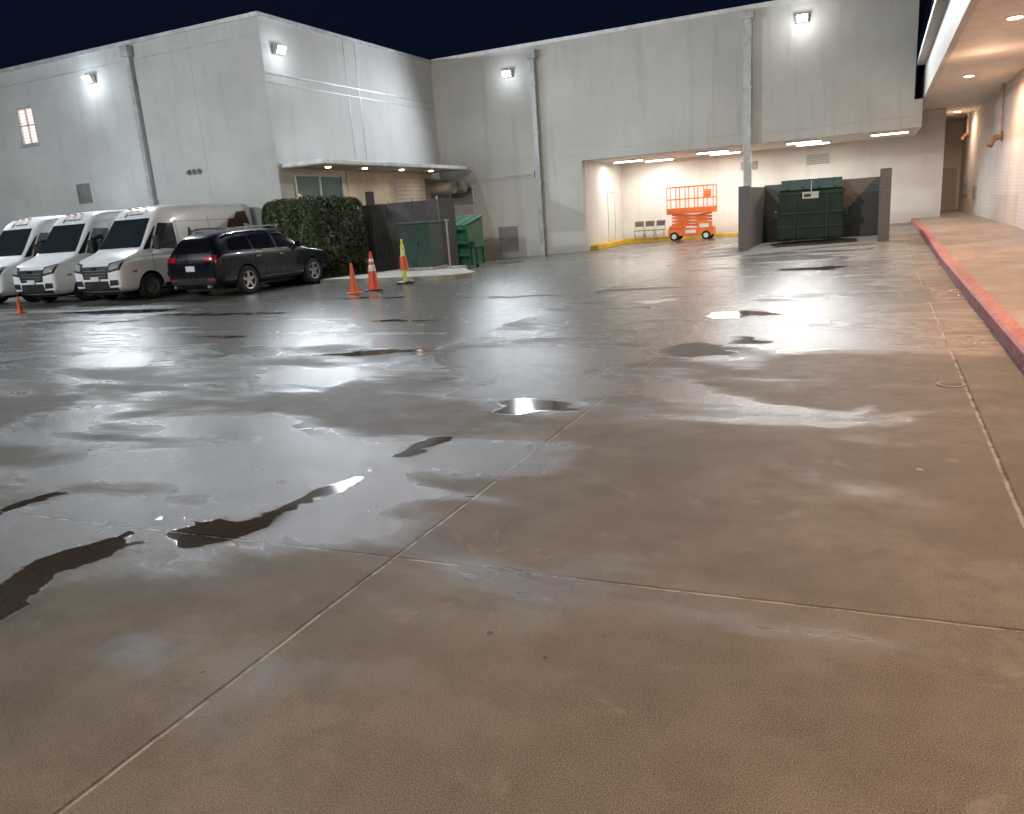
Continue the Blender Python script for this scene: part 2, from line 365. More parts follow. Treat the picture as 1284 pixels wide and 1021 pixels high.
wbox('entrance_canopy',(XB+.002,-15.9,20.75,30.4,3.57,3.70),mTrim,LB,.01)
mCanU=M('canopy_soffit',(.55,.48,.40),.6)
wbox('canopy_soffit',(XB+.01,-15.95,20.8,30.35,3.545,3.568),mCanU,LB)
def sidewin(par,y0,y1,z0,z1,nm):
    wbox(nm+'_glass',(XB+.004,XB+.02,y0,y1,z0,z1),mGlassTeal,par)
    bm=bmesh.new()
    for y in (y0,(y0+y1)/2-.03,y1-.06): abox(bm,XB+.021,XB+.07,y,y+.06,z0,z1)
    for z in (z0,z1-.06): abox(bm,XB+.022,XB+.068,y0+.061,y1-.061,z,z+.06)
    W(bmobj(nm+'_frame',bm,mTrim,par))
sidewin(LB,21.3,23.9,1.0,3.38,'window')
wbox('lower_wall_band',(XB+.002,XB+.05,24.2,30.9,-.4,3.50),M('entry_wall_cream',(.62,.58,.50),.6,0,.06),LB)
bm=bmesh.new(); abox(bm,XB+.051,XB+.09,25.2,25.7,2.1,2.8); W(bmobj('notice_sign',bm,mInk,LB))
bm=bmesh.new()
for i in range(9): abox(bm,XB+.051,XB+.075,27.3,29.6,1.9+i*.16,1.9+i*.16+.10)
W(bmobj('shutter_slats',bm,mSign,LB))
bm=bmesh.new(); acyl(bm,(XB+.2,29.9,2.9),(XB+1.3,29.9,2.9),.28,seg=20); acyl(bm,(XB+.2,30.5,2.9),(XB+1.5,30.5,2.9),.25,seg=20); abox(bm,XB+.06,XB+.25,29.6,30.8,2.5,3.3)
W(bmobj('vent_duct',bm,mLouv,LB,smooth=40))
canopyl=[(-16.6,21.9),(-16.6,24.0),(-16.6,26.4),(-16.6,28.6)]
bm=bmesh.new()
for x,y in canopyl: acyl(bm,(x,y,3.515),(x,y,3.543),.09,seg=16)
W(bmobj('canopy_downlights',bm,mLensW,LB))
# ---------------------------------------------------------------- main building facade
MB=empty('commercial_building',(-6,34,0))
OX0,OX1,OT=-11.0,3.4,3.5
wbox('facade_left',(XB+.002,OX0,YC,YC+.3,-.6,H),mWallC,MB)
wbox('facade_upper',(OX0+.0005,.9,YC,YC+.3,OT,H),mWallC,MB)
bm=bmesh.new(); abox(bm,XB+.07,.93,YC-.06,YC+.33,H,H+.14); W(bmobj('parapet_coping',bm,mTrim,MB))
bm=bmesh.new()
abox(bm,XB+.01,-12.97,YC-.03,YC-.002,3.12,3.18); abox(bm,-13.2,-13.1,YC-.08,YC-.003,3.05,3.3)
W(bmobj('facade_conduit',bm,mPipe,MB))
bm=bmesh.new()
for a,bx in ((-12.76,-4.66),(-4.36,.88)): abox(bm,a,bx,YC-.010,YC-.001,3.86,3.885)
abox(bm,-17.5,-13.0,YC-.008,YC-.001,6.6,6.62)
for x in (-15.3,-8.6,-.9): abox(bm,x,x+.012,YC-.004,YC-.001,OT+.1,H)
W(bmobj('facade_reveals',bm,mPipe,MB))
downspout('downspout',-12.87,YC,-.3,7.9,MB,.2)
bm=bmesh.new(); abox(bm,-4.64,-4.38,YC-.27,YC-.01,-.1,7.7,.015); abox(bm,-4.70,-4.32,YC-.33,YC-.011,7.7,8.0,.02)
for z in (1.6,3.4,5.4): abox(bm,-4.68,-4.34,YC-.29,YC-.012,z,z+.06)
abox(bm,-4.76,-4.26,YC-.38,YC-.005,-.1,.13,.01)
W(bmobj('steel_column',bm,mPipe,MB))
wbox('service_door',(-17.1,-16.05,YC-.04,YC-.003,-.3,2.05),mDoor,MB,.01)
louvre('door_transom_louvre',-17.1,-16.05,2.2,2.8,YC,MB)
bm=bmesh.new()
for a in ((-17.2,-17.1),(-16.05,-15.95)): abox(bm,a[0],a[1],YC-.06,YC-.004,-.3,2.9)
W(bmobj('door_frame',bm,mTrim,MB))
bm=bmesh.new(); abox(bm,-16.55,-16.2,YC-.055,YC-.042,1.05,1.45); W(bmobj('door_notice',bm,mInk,MB))
bm=bmesh.new(); abox(bm,-16.6,-16.15,YC-.055,YC-.042,1.5,1.7); W(bmobj('door_notice_b',bm,mSign,MB))
louvre('wall_vent',-14.9,-14.1,.1,1.05,YC,MB)
YB=36.5
wbox('bay_side_wall',(OX0-.3,OX0,YC+.302,YB,-.5,OT+.3),mRecY,MB)
wbox('bay_back_wall',(OX0-.3,2.2,YB+.002,YB+.3,-.5,4.44),mRecess,MB)
wbox('passage_side_wall',(1.9,2.2,YB+.302,44,-.5,4.44),mRecY,MB)
wbox('passage_end_wall',(1.9,3.4,44.002,44.3,-.5,4.44),mRecess,MB)
wbox('passage_door',(2.35,3.25,43.96,44.0,.1,2.3),mDoor,MB,.01)
wbox('bay_ceiling',(OX0+.002,1.16,YC+.302,YB,OT+.02,OT+.12),mCeil,MB)
wbox('bay_edge_beam',(.902,1.16,YC+.002,YC+.300,OT,OT+.9),mWallC,MB)
wbox('upper_roof',(-60,1.2,YC+.32,60,H-.5,H-.4),mLouv,MB)
bm=bmesh.new()
for i in range(6): abox(bm,-2.9,-2.0,YB-.03,YB-.001,2.75+i*.07,2.79+i*.07)
abox(bm,-5.6,-4.9,YB-.03,YB-.001,2.75,3.1)
W(bmobj('bay_wall_vents',bm,mLouv,MB))
bm=bmesh.new(); abox(bm,-9.0,-8.98,YB-.006,YB-.001,0,OT); abox(bm,OX0+.001,OX0+.03,34.2,34.28,-.2,2.3);abox(bm,OX0+.001,OX0+.03,35.2,35.28,-.2,2.3);abox(bm,OX0+.001,OX0+.03,34.281,35.199,2.24,2.3)
W(bmobj('bay_door_frame',bm,mTrim,MB))
tubes=[(-9.9,33.9),(-8.9,35.3),(-6.2,33.2),(-6.0,34.9),(-2.7,32.6),(-2.5,34.2),(.2,32.4)]
bm=bmesh.new(); bm2=bmesh.new()
for x,y in tubes:
    abox(bm2,x-.65,x+.65,y-.16,y+.16,OT-.04,OT+.018)
    for d in (-.08,.08): acyl(bm,(x-.6,y+d,OT-.06),(x+.6,y+d,OT-.06),.02,seg=8)
W(bmobj('fluorescent_tubes',bm,mTube,MB)); W(bmobj('fluorescent_fixtures',bm2,mSign,MB))
K=empty('yellow_kerb',(-8,36,0))
bm=bmesh.new(); abox(bm,OX0+.02,OX0+.32,31.7,36.1,-.3,.10,.02); abox(bm,OX0+.321,-4.6,35.75,36.1,-.3,.14,.02); W(bmobj('kerb_block',bm,mYel,K))
# ---------------------------------------------------------------- right building
RB=empty('brick_retail_building',(6,10,0)); YE=44.0
wbox('side_wall',(3.4,3.7,-30,44.3,-.3,4.448),mWallR,RB)
wbox('soffit',(1.321,3.7,-30,YE+.3,4.45,4.55),mCeil,RB)
mFas=paintwall('fascia_paint',(.58,.57,.54),'Y',False,.25)
wbox('fascia_beam',(1.18,1.32,-30,YE,4.40,5.45),mFas,RB)
wbox('fascia_ledge',(.93,1.32,-30,YC-.08,5.452,5.62),mFas,RB)
wbox('upper_glazing',(1.36,1.42,-30,YE,5.622,8.6),mGlass,RB)
bm=bmesh.new(); y=-29.5
while y<YC-.2: abox(bm,1.22,1.358,y,y+.09,5.622,8.6); y+=1.5
abox(bm,1.24,1.35,-30,YC-.03,6.7,6.78); W(bmobj('upper_mullions',bm,mDark,RB))
wbox('upper_eave',(.95,3.7,-30,YC-.02,8.6,8.9),mFas,RB)
wbox('upper_body',(1.5,3.7,-30,YE,4.56,8.59),mFas,RB)
slights=[(2.1,y) for y in (26.5,18,9.5,1,-7.5)]
bm=bmesh.new(); bmr=bmesh.new()
for x,y in slights+[(2.75,39)]: acyl(bm,(x,y,4.425),(x,y,4.445),.12,seg=20); acyl(bmr,(x,y,4.435),(x,y,4.449),.17,seg=20)
W(bmobj('soffit_downlights',bm,mLensW,RB)); W(bmobj('downlight_trims',bmr,mSign,RB))
mRiser=M('riser_paint',(.55,.46,.41),.5)
def fdc(name,y,z,ztop,s=1.0):
    e=empty(name,(3.38,y,z)); bm=bmesh.new()
    acyl(bm,(-.08,0,0),(-.08,0,ztop-z),.06,seg=14)
    bm2=bmesh.new(); acyl(bm2,(-.05,0,0),(-.22*s,0,-.05),.09*s,seg=14); acyl(bm2,(-.18*s,0,0),(-.30*s,-.10*s,-.22*s),.07*s,seg=14); acyl(bm2,(-.18*s,0,0),(-.30*s,.10*s,-.22*s),.07*s,seg=14)
    for sg in (-1,1): acyl(bm2,(-.30*s,sg*.10*s,-.22*s),(-.33*s,sg*.12*s,-.27*s),.085*s,seg=14)
    acyl(bm2,(0,0,0),(-.03,0,0),.15*s,seg=20)
    bmobj('riser',bm,mRiser,e,smooth=40); bmobj('siamese_inlet',bm2,mCopper,e,smooth=40)
fdc('fire_department_connection',29.8,2.9,4.44,1.0); fdc('fire_department_connection',40.5,3.6,4.44,.9)
bm=bmesh.new()
for i in range(4):
    abox(bm,3.36,3.395,40.2+i*.55,40.5+i*.55,1.0,1.35); abox(bm,3.36,3.395,40.2+i*.55,40.5+i*.55,1.45,1.75)
abox(bm,3.35,3.395,36.4,37.2,.9,1.4)
for yy in (14.5,22.5): abox(bm,3.37,3.396,yy,yy+.12,.55,.75)
W(bmobj('wall_meters',bm,mLouv,RB))
# ---------------------------------------------------------------- wall lamps
def wall_lamp(x,y,z,nx,ny,P,Ps=45,col=(.84,.92,1)):
    e=empty('wall_lamp',(x,y,z))
    ang=math.atan2(ny,nx)+math.pi/2; e.rotation_euler=(0,0,ang)
    bm=bmesh.new()
    v=[(-.2,0,-.12),(.2,0,-.12),(.2,-.14,-.12),(-.2,-.14,-.12),(-.2,0,.14),(.2,0,.14),(.2,-.26,.12),(-.2,-.26,.12)]
    vs=[bm.verts.new(q) for q in v]
    for f in ((0,1,2,3),(4,5,6,7),(0,1,5,4),(1,2,6,5),(2,3,7,6),(3,0,4,7)): bm.faces.new([vs[i] for i in f])
    bmesh.ops.bevel(bm,geom=bm.edges[:],offset=.012,segments=1,affect='EDGES')
    bmobj('housing',bm,mTrim,e)
    bm=bmesh.new(); vs=[bm.verts.new(q) for q in ((-.17,-.155,-.10),(.17,-.155,-.10),(.17,-.262,.09),(-.17,-.262,.09))]; bm.faces.new(vs)
    bmobj('lens',bm,mLens,e)
    L=bpy.data.lights.new('flood','SPOT'); L.energy=P; L.color=col; L.spot_size=math.radians(172); L.spot_blend=1.0; L.shadow_soft_size=.12
    o=bpy.data.objects.new('flood',L); COL.objects.link(o); o.parent=e; o.location=(0,-.75,-.02)
    o.rotation_euler=Vector((0,-1,-.45)).to_track_quat('-Z','Y').to_euler()
    if Ps:
        L=bpy.data.lights.new('glow','POINT'); L.energy=Ps; L.color=col; L.shadow_soft_size=.1
        o=bpy.data.objects.new('glow',L); COL.objects.link(o); o.parent=e; o.location=(0,-.6,-.10)
wall_lamp(-25.3,YA,7.2,0,-1,2800,32)
wall_lamp(-38,YA,7.2,0,-1,3000,0)
wall_lamp(XB,21.3,7.15,1,0,3600,25)
wall_lamp(-14.0,YC,7.15,0,-1,1500,22)
wall_lamp(-2.7,YC,7.45,0,-1,2900,32,(.95,.96,.95))
def light(kind,name,loc,P,col,parent=None,size=.1,sizey=None,aim=(0,0,-1),spot=150,blend=.7):
    L=bpy.data.lights.new(name,kind); L.energy=P; L.color=col
    if kind=='AREA': L.shape='RECTANGLE'; L.size=size; L.size_y=sizey or size
    else: L.shadow_soft_size=size
    if kind=='SPOT': L.spot_size=math.radians(spot); L.spot_blend=blend
    o=bpy.data.objects.new(name,L); COL.objects.link(o); o.location=loc
    o.rotation_euler=Vector(aim).to_track_quat('-Z','Y').to_euler()
    if parent: o.parent=parent; W(o)
    return o
for x,y in tubes: light('AREA','tube_light',(x,y,OT-.1),68,(1,.95,.87),MB,1.2,.2)
for x,y in slights: light('SPOT','soffit_light',(x,y,4.40),720,(1,.55,.32),RB,.1,spot=174)
for y in (22,13.5,5): light('POINT','soffit_fill',(2.1,y,3.7),45,(1,.60,.40),RB,.3)  # fill points without fixtures, added to brighten the soffit underside
light('SPOT','soffit_light',(2.75,39,4.38),220,(1,.70,.50),RB,.1,spot=170)
for x,y in canopyl: light('SPOT','canopy_light',(x,y,3.48),30,(1,.80,.58),LB,.08,spot=150)
def unseen_lot_lamp(x,y,P,col,aim=(0,.5,-1),spot=165,blend=.7,rz=0):  # pole lamps out of view, added to light the lot, walls and vans
    e=empty('unseen_street_lamp',(x,y,0),rz)
    bm=bmesh.new(); acyl(bm,(0,0,0),(0,0,.7),.3,seg=20); acyl(bm,(0,0,.7),(0,0,9),.09,.06,seg=14); acyl(bm,(0,0,8.9),(0,1.2,9.05),.04,seg=10)
    bmobj('pole',bm,mLampBody,e,smooth=40); box('head',-.2,.2,1.0,1.7,8.98,9.12,mLampBody,e,.02); box('lens',-.15,.15,1.05,1.65,8.965,8.979,mLens,e)
    o=light('SPOT','lamp',(0,1.35,8.9),P,col,None,.18,aim=aim,spot=spot,blend=blend); o.parent=e
unseen_lot_lamp(-4,-8,3200,(1,.94,.76))
unseen_lot_lamp(-9,-12,13000,(1,.97,.90),(-.02,1,-.10),60,1.0)
unseen_lot_lamp(-27,0,9000,(.93,.97,1),(.15,1,-.42),95,.9)
# ---------------------------------------------------------------- vehicles
def wheel(par,x,y,r,w,rimmat,side,spokes=5,nm='wheel'):
    bm=bmesh.new(); prof=[(r*.62,-w/2),(r*.93,-w/2),(r,-w*.36),(r,w*.36),(r*.93,w/2),(r*.62,w/2)]
    seg=32; rings=[[bm.verts.new((z,rr*math.cos(2*math.pi*i/seg),rr*math.sin(2*math.pi*i/seg))) for i in range(seg)] for rr,z in prof]
    for a,b in zip(rings,rings[1:]+rings[:1]):
        for i in range(seg): bm.faces.new((a[i],a[(i+1)%seg],b[(i+1)%seg],b[i]))
    e=bmobj(nm,bm,mTire,par,loc=(x,y,r),smooth=35)
    bm=bmesh.new(); s=side
    rr=[(r*.64,w*.5),(r*.60,w*.46),(r*.56,w*.25),(.0001,w*.22)]
    rg=[[bm.verts.new((s*z,q*math.cos(2*math.pi*i/seg),q*math.sin(2*math.pi*i/seg))) for i in range(seg)] for q,z in rr]
    for a,b in zip(rg,rg[1:]):
        for i in range(seg): bm.faces.new((a[i],a[(i+1)%seg],b[(i+1)%seg],b[i]))
    bmobj(nm+'_barrel',bm,mBlackP if spokes else rimmat,par,loc=(x,y,r),smooth=35)
    bm=bmesh.new()
    ringp=[(r*.64,w*.52),(r*.585,w*.50)]
    rg=[[bm.verts.new((s*z,q*math.cos(2*math.pi*i/seg),q*math.sin(2*math.pi*i/seg))) for i in range(seg)] for q,z in ringp]
    for i in range(seg): bm.faces.new((rg[0][i],rg[0][(i+1)%seg],rg[1][(i+1)%seg],rg[1][i]))
    acyl(bm,(s*w*.25,0,0),(s*w*.45,0,0),r*.17,seg=14)
    n=spokes or 8
    for k in range(n):
        a=2*math.pi*k/n+.3; c,sn=math.cos(a),math.sin(a); hw=.035 if spokes else .02
        p=[(r*.1,hw*1.3),(r*.6,hw)]
        v=[bm.verts.new((s*w*.44,q*c-hh*sn,q*sn+hh*c)) for q,hh in ((p[0][0],p[0][1]),(p[0][0],-p[0][1]),(p[1][0],-p[1][1]),(p[1][0],p[1][1]))]
        bm.faces.new(v)
        v2=[bm.verts.new((s*w*.3,q*c-hh*sn,q*sn+hh*c)) for q,hh in ((p[0][0],p[0][1]),(p[0][0],-p[0][1]),(p[1][0],-p[1][1]),(p[1][0],p[1][1]))]
        for i in range(4): bm.faces.new((v[i],v[(i+1)%4],v2[(i+1)%4],v2[i]))
    bmobj(nm+'_rim',bm,rimmat,par,loc=(x,y,r))
def loftbody(name,st,mats,par,wheels,archr,sq=0.0):
    bm=bmesh.new(); rings=[]
    for (y,zb,zt,w,wr,zw) in st:
        hb=zw-zb
        half=[(0,zb),(w*.70,zb),(w*.96,zb+.06),(w*1.0,zb+.35*hb),(w,zw-.04),(w*.985,zw+.02),(wr+(w*.985-wr)*(.45+sq*.2),zw+(zt-zw)*.55),(wr+.02,zt-(.14-.05*sq)*min(1,(zt-zw)*1.6)),(wr-.10+.05*sq,zt-.015),(wr*.5,zt+.01),(0,zt+.015)]
        ring=[Vector((x,y,z)) for x,z in half]+[Vector((-x,y,z)) for x,z in half[-2:0:-1]]
        rings.append([bm.verts.new(v) for v in ring])
    n=len(rings[0])
    for a,b in zip(rings,rings[1:]):
        for i in range(n): bm.faces.new((a[i],a[(i+1)%n],b[(i+1)%n],b[i]))
    bm.faces.new(rings[0][::-1]); bm.faces.new(rings[-1])
    tmp=bmobj(name,bm,mats)
    sm=tmp.modifiers.new('s','SUBSURF'); sm.levels=2; sm.render_levels=2
    cut=[]
    for (wy,wr_) in wheels:
        for s in (-1,1):
            b2=bmesh.new(); acyl(b2,(s*.62,wy,wr_),(s*1.3,wy,wr_),archr,seg=40)
            for f in b2.faces: f.material_index=1
            c=bmobj('cut',b2,mats); cut.append(c)
            md=tmp.modifiers.new('b','BOOLEAN'); md.object=c; md.operation='DIFFERENCE'; md.solver='EXACT'
    dg=bpy.context.evaluated_depsgraph_get(); me=bpy.data.meshes.new_from_object(tmp.evaluated_get(dg))
    bpy.data.objects.remove(tmp)
    for c in cut: bpy.data.objects.remove(c)
    me.name=name; me.shade_smooth(); me.set_sharp_from_angle(angle=math.radians(32))
    o=bpy.data.objects.new(name,me); COL.objects.link(o); o.parent=par
    bm=bmesh.new(); bm.from_mesh(me); bv=BVHTree.FromBMesh(bm); bm.free()
    return o,bv
def patch(name,bv,corners,d,mat,par,off=.008,n=12,m=8):
    d=Vector(d); bm=bmesh.new(); g=[]
    c=[Vector(q) for q in corners]
    for j in range(m+1):
        row=[]
        for i in range(n+1):
            u,v=i/n,j/m
            p=(c[0]*(1-u)+c[1]*u)*(1-v)+(c[3]*(1-u)+c[2]*u)*v
            h=bv.ray_cast(p-d*3,d,6)
            if h[0] is None: row.append(None)
            else: row.append(bm.verts.new(h[0]-d*off))
        g.append(row)
    for j in range(m):
        for i in range(n):
            q=(g[j][i],g[j][i+1],g[j+1][i+1],g[j+1][i])
            if all(q): bm.faces.new(q)
    me=bpy.data.meshes.new(name)
    bmesh.ops.recalc_face_normals(bm,faces=bm.faces); bm.to_mesh(me); bm.free(); me.shade_smooth()
    return mkobj(name,me,mat,par)
def sidepatch(name,bv,yz,mat,par,off=.008,n=12,m=8,sides=(-1,1)):
    for s in sides: patch(name,bv,[(0,y,z) for y,z in yz],(-s,0,0),mat,par,off,n,m)
def frontpatch(name,bv,xz,mat,par,dy=1,off=.008,n=14,m=8): patch(name,bv,[(x,0 if dy>0 else 5,z) for x,z in xz],(0,dy,0),mat,par,off,n,m)
def van(x,y,rz=0,graphic=True):
    e=empty('delivery_van',(x,y,gz(x,y+2.5)*.3),rz)
    st=[(0,.42,.88,.76,.66,.76),(.04,.32,1.02,.92,.80,.88),(.20,.27,1.16,.98,.86,1.0),(.50,.25,1.27,1.00,.88,1.10),(.82,.25,1.36,1.01,.88,1.18),
        (.98,.25,1.50,1.01,.86,1.24),(1.42,.25,2.12,1.01,.82,1.30),(1.72,.25,2.46,1.01,.82,1.32),(2.0,.25,2.56,1.01,.84,1.34),(2.6,.25,2.59,1.01,.86,1.34),(4.2,.25,2.60,1.01,.86,1.34),(5.28,.25,2.59,1.01,.86,1.34),(5.40,.28,2.55,.99,.83,1.32),(5.42,.34,2.42,.95,.8,1.3)]
    o,bv=loftbody('body',st,[mVan,mBlackP],e,[(1.0,.36),(4.35,.36)],.43,1.0)
    for yy in (1.0,4.35):
        for s in (-1,1): wheel(e,s*.87,yy,.355,.24,mSteel,s,0)
    frontpatch('windshield',bv,[(-.84,1.44),(.84,1.44),(.72,2.22),(-.72,2.22)],mGlass,e,off=.012)
    sidepatch('cab_window',bv,[(1.18,1.38),(2.10,1.32),(2.10,2.05),(1.62,2.07)],mGlass,e)
    sidepatch('quarter_window',bv,[(.92,1.36),(1.12,1.38),(1.52,2.0),(1.45,1.96)],mGlass,e,n=6)
    frontpatch('grille',bv,[(-.48,.66),(.48,.66),(.54,1.00),(-.54,1.00)],mBlackP,e,off=.012)
    for z in (.72,.80,.88): frontpatch('grille_bar',bv,[(-.44,z),(.44,z),(.44,z+.014),(-.44,z+.014)],mLouv,e,off=.02,m=1)
    for s in (-1,1):
        frontpatch('headlight',bv,[(s*.58,.88),(s*.88,.94),(s*.91,1.12),(s*.60,1.04)],mHead,e,off=.014)
        frontpatch('headlight_bezel',bv,[(s*.52,.82),(s*.92,.88),(s*.95,1.15),(s*.53,1.07)],mBlackP,e,off=.006)
        frontpatch('fog_recess',bv,[(s*.52,.46),(s*.84,.48),(s*.84,.62),(s*.56,.62)],mBlackP,e,off=.01)
    frontpatch('lower_intake',bv,[(-.50,.42),(.50,.42),(.48,.60),(-.48,.60)],mBlackP,e,off=.012)
    frontpatch('bumper_lip',bv,[(-.88,.33),(.88,.33),(.88,.42),(-.88,.42)],mBlackP,e,off=.01)
    box('licence_plate',-.16,.16,-.035,-.02,.60,.72,mPlate,e)
    frontpatch('badge',bv,[(-.10,.90),(.10,.90),(.10,.97),(-.10,.97)],mChrome,e,off=.03,n=4,m=2)
    sidepatch('side_rub_strip',bv,[(1.55,.56),(3.80,.56),(3.80,.70),(1.55,.70)],mBlackP,e,n=20,m=2,off=.014)
    sidepatch('sill',bv,[(1.48,.31),(3.88,.31),(3.88,.40),(1.48,.40)],mBlackP,e,n=20,m=2,off=.010)
    for yy in (1.14,2.18,3.45):
        sidepatch('door_seam',bv,[(yy,.42),(yy+.012,.42),(yy+.012,2.2 if yy>2 else 1.3),(yy,2.2 if yy>2 else 1.3)],mBlackP,e,n=1,m=12,off=.004)
    sidepatch('slide_rail',bv,[(3.5,1.22),(5.1,1.22),(5.1,1.24),(3.5,1.24)],mBlackP,e,n=10,m=1,off=.005)
    sidepatch('door_handle',bv,[(1.96,1.12),(2.10,1.12),(2.10,1.16),(1.96,1.16)],mBlackP,e,n=2,m=1,off=.03)
    sidepatch('side_marker',bv,[(.42,.78),(.56,.78),(.56,.84),(.42,.84)],mAmber,e,n=2,m=1)
    sidepatch('upper_panel_crease',bv,[(2.3,2.08),(5.2,2.08),(5.2,2.095),(2.3,2.095)],mLouv,e,n=12,m=1,off=.004)
    for s in (-1,1):
        bm=bmesh.new(); abox(bm,s*1.14-.10,s*1.14+.10,1.20,1.30,1.34,1.74,.03); acyl(bm,(s*.95,1.32,1.38),(s*1.1,1.28,1.42),.03,seg=8)
        bmobj('door_mirror',bm,mBlackP,e)
    bm=bmesh.new()
    for xx in (-.30,0,.30): abox(bm,xx-.05,xx+.05,1.74,1.81,2.50,2.53)
    bmobj('roof_markers',bm,mAmber,e)
    patch('roof_logo',bv,[(-.34,0,2.29),(-.24,0,2.29),(-.26,0,2.40),(-.32,0,2.40)],(0,1,0),mInk,e,n=4,m=4,off=.01)
    patch('roof_lettering',bv,[(-.18,0,2.33),(.40,0,2.33),(.40,0,2.36),(-.18,0,2.36)],(0,1,0),mInk,e,n=8,m=1,off=.01)
    sidepatch('logo_drop',bv,[(2.55,1.62),(2.75,1.62),(2.69,1.90),(2.62,1.90)],mInk,e,n=4,m=4)
    for i,(a,bb) in enumerate(((2.85,3.9),(2.85,3.5))): sidepatch('lettering',bv,[(a,1.80-i*.10),(bb,1.80-i*.10),(bb,1.84-i*.10),(a,1.84-i*.10)],mInk,e,n=8,m=1)
    if graphic:
        sidepatch('graphic',bv,[(4.15,1.80),(4.95,1.80),(4.85,2.15),(4.3,2.07)],mBrown,e); sidepatch('graphic',bv,[(4.5,2.0),(5.2,1.90),(5.1,2.32),(4.7,2.30)],mBrown,e,off=.012)
    frontpatch('rear_lamp',bv,[(-.93,1.1),(-.86,1.1),(-.84,1.6),(-.92,1.6)],mRed,e,dy=-1,n=3)
    bm=bmesh.new(); abox(bm,-.6,.6,.3,5.1,.2,.3); bmobj('chassis',bm,mBlackP,e)
    return e
van(-19.55,14.85); van(-22.05,14.7); van(-24.55,14.75)
def suv(x,y,rz):
    e=empty('parked_car',(x,y,0),rz)
    st=[(0,.40,.80,.70,.60,.66),(.05,.28,.95,.86,.74,.80),(.30,.24,1.05,.93,.80,.92),(.90,.24,1.12,.95,.80,1.0),(1.12,.24,1.17,.955,.78,1.04),
        (1.55,.24,1.48,.955,.70,1.06),(1.92,.24,1.68,.955,.66,1.07),(2.4,.24,1.74,.955,.66,1.08),(3.4,.24,1.74,.955,.66,1.09),(4.1,.24,1.70,.95,.65,1.10),(4.45,.26,1.58,.94,.63,1.10),(4.64,.28,1.32,.93,.70,1.08),(4.74,.33,1.08,.89,.76,.96),(4.78,.40,.96,.80,.70,.84)]
    o,bv=loftbody('body',st,[mSUV,mBlackP],e,[(.95,.37),(3.70,.37)],.435,.4)
    for yy in (.95,3.70):
        for s in (-1,1): wheel(e,s*.84,yy,.375,.24,mRim,s,5)
    frontpatch('windshield',bv,[(-.74,1.20),(.74,1.20),(.62,1.60),(-.62,1.60)],mGlassS,e,off=.01)
    frontpatch('rear_window',bv,[(-.64,1.18),(.64,1.18),(.56,1.56),(-.56,1.56)],mGlassS,e,dy=-1,off=.01)
    sidepatch('front_window',bv,[(1.52,1.15),(2.38,1.15),(2.38,1.56),(1.92,1.56)],mGlassS,e)
    sidepatch('rear_side_window',bv,[(2.46,1.15),(3.32,1.16),(3.32,1.56),(2.46,1.57)],mGlassS,e)
    sidepatch('cargo_window',bv,[(3.40,1.17),(4.22,1.21),(4.08,1.50),(3.40,1.55)],mGlassS,e)
    sidepatch('window_trim',bv,[(1.48,1.115),(4.25,1.17),(4.25,1.185),(1.48,1.133)],mChrome,e,n=20,m=1,off=.012)
    for s in (-1,1):
        frontpatch('tail_lamp',bv,[(s*.50,.96),(s*.89,.98),(s*.88,1.12),(s*.50,1.10)],mRed,e,dy=-1,off=.012)
        frontpatch('headlight',bv,[(s*.45,.76),(s*.84,.80),(s*.86,.90),(s*.5,.88)],mHead,e,off=.012)
        frontpatch('rear_reflector',bv,[(s*.55,.46),(s*.80,.47),(s*.80,.52),(s*.55,.51)],mRed,e,dy=-1,off=.012,m=1)
        bm=bmesh.new(); acyl(bm,(s*.62,1.9,1.785),(s*.62,4.0,1.77),.022,seg=8)
        for yy in (2.0,3.0,3.9): acyl(bm,(s*.62,yy,1.70),(s*.62,yy,1.78),.02,seg=8)
        bmobj('roof_rail',bm,mChrome,e,smooth=40)
        bm=bmesh.new(); abox(bm,s*1.04-.11,s*1.04+.11,1.54,1.66,1.12,1.29,.04); bmobj('door_mirror',bm,mSUV,e,smooth=50)
        bm=bmesh.new(); acyl(bm,(s*.6,4.72,.32),(s*.6,4.83,.32),.045,seg=14); bmobj('exhaust',bm,mChrome,e)
    sidepatch('sill_cladding',bv,[(1.42,.29),(3.23,.29),(3.23,.40),(1.42,.40)],mBlackP,e,n=16,m=2,off=.012)
    sidepatch('sill_chrome',bv,[(1.42,.405),(3.23,.405),(3.23,.42),(1.42,.42)],mChrome,e,n=16,m=1,off=.014)
    frontpatch('rear_diffuser',bv,[(-.80,.36),(.80,.36),(.80,.54),(-.80,.54)],mBlackP,e,dy=-1,off=.008)
    frontpatch('garnish',bv,[(-.45,.94),(.45,.94),(.45,.965),(-.45,.965)],mChrome,e,dy=-1,off=.014,m=1)
    frontpatch('grille',bv,[(-.42,.5),(.42,.5),(.42,.82),(-.42,.82)],mBlackP,e,off=.01)
    frontpatch('licence_plate',bv,[(-.16,.72),(.16,.72),(.16,.86),(-.16,.86)],mPlate,e,dy=-1,off=.02,n=3,m=2)
    for yy in (1.42,2.42,3.36): sidepatch('door_seam',bv,[(yy,.44),(yy+.008,.44),(yy+.008,1.10),(yy,1.10)],mBlackP,e,n=1,m=8,off=.003)
    for yy in (2.24,3.18): sidepatch('door_handle',bv,[(yy,.97),(yy+.16,.97),(yy+.16,.995),(yy,.995)],mChrome,e,n=2,m=1,off=.03)
    box('chassis',-.55,.55,.3,4.5,.18,.26,mBlackP,e)
suv(-16.45,20.1,math.pi)
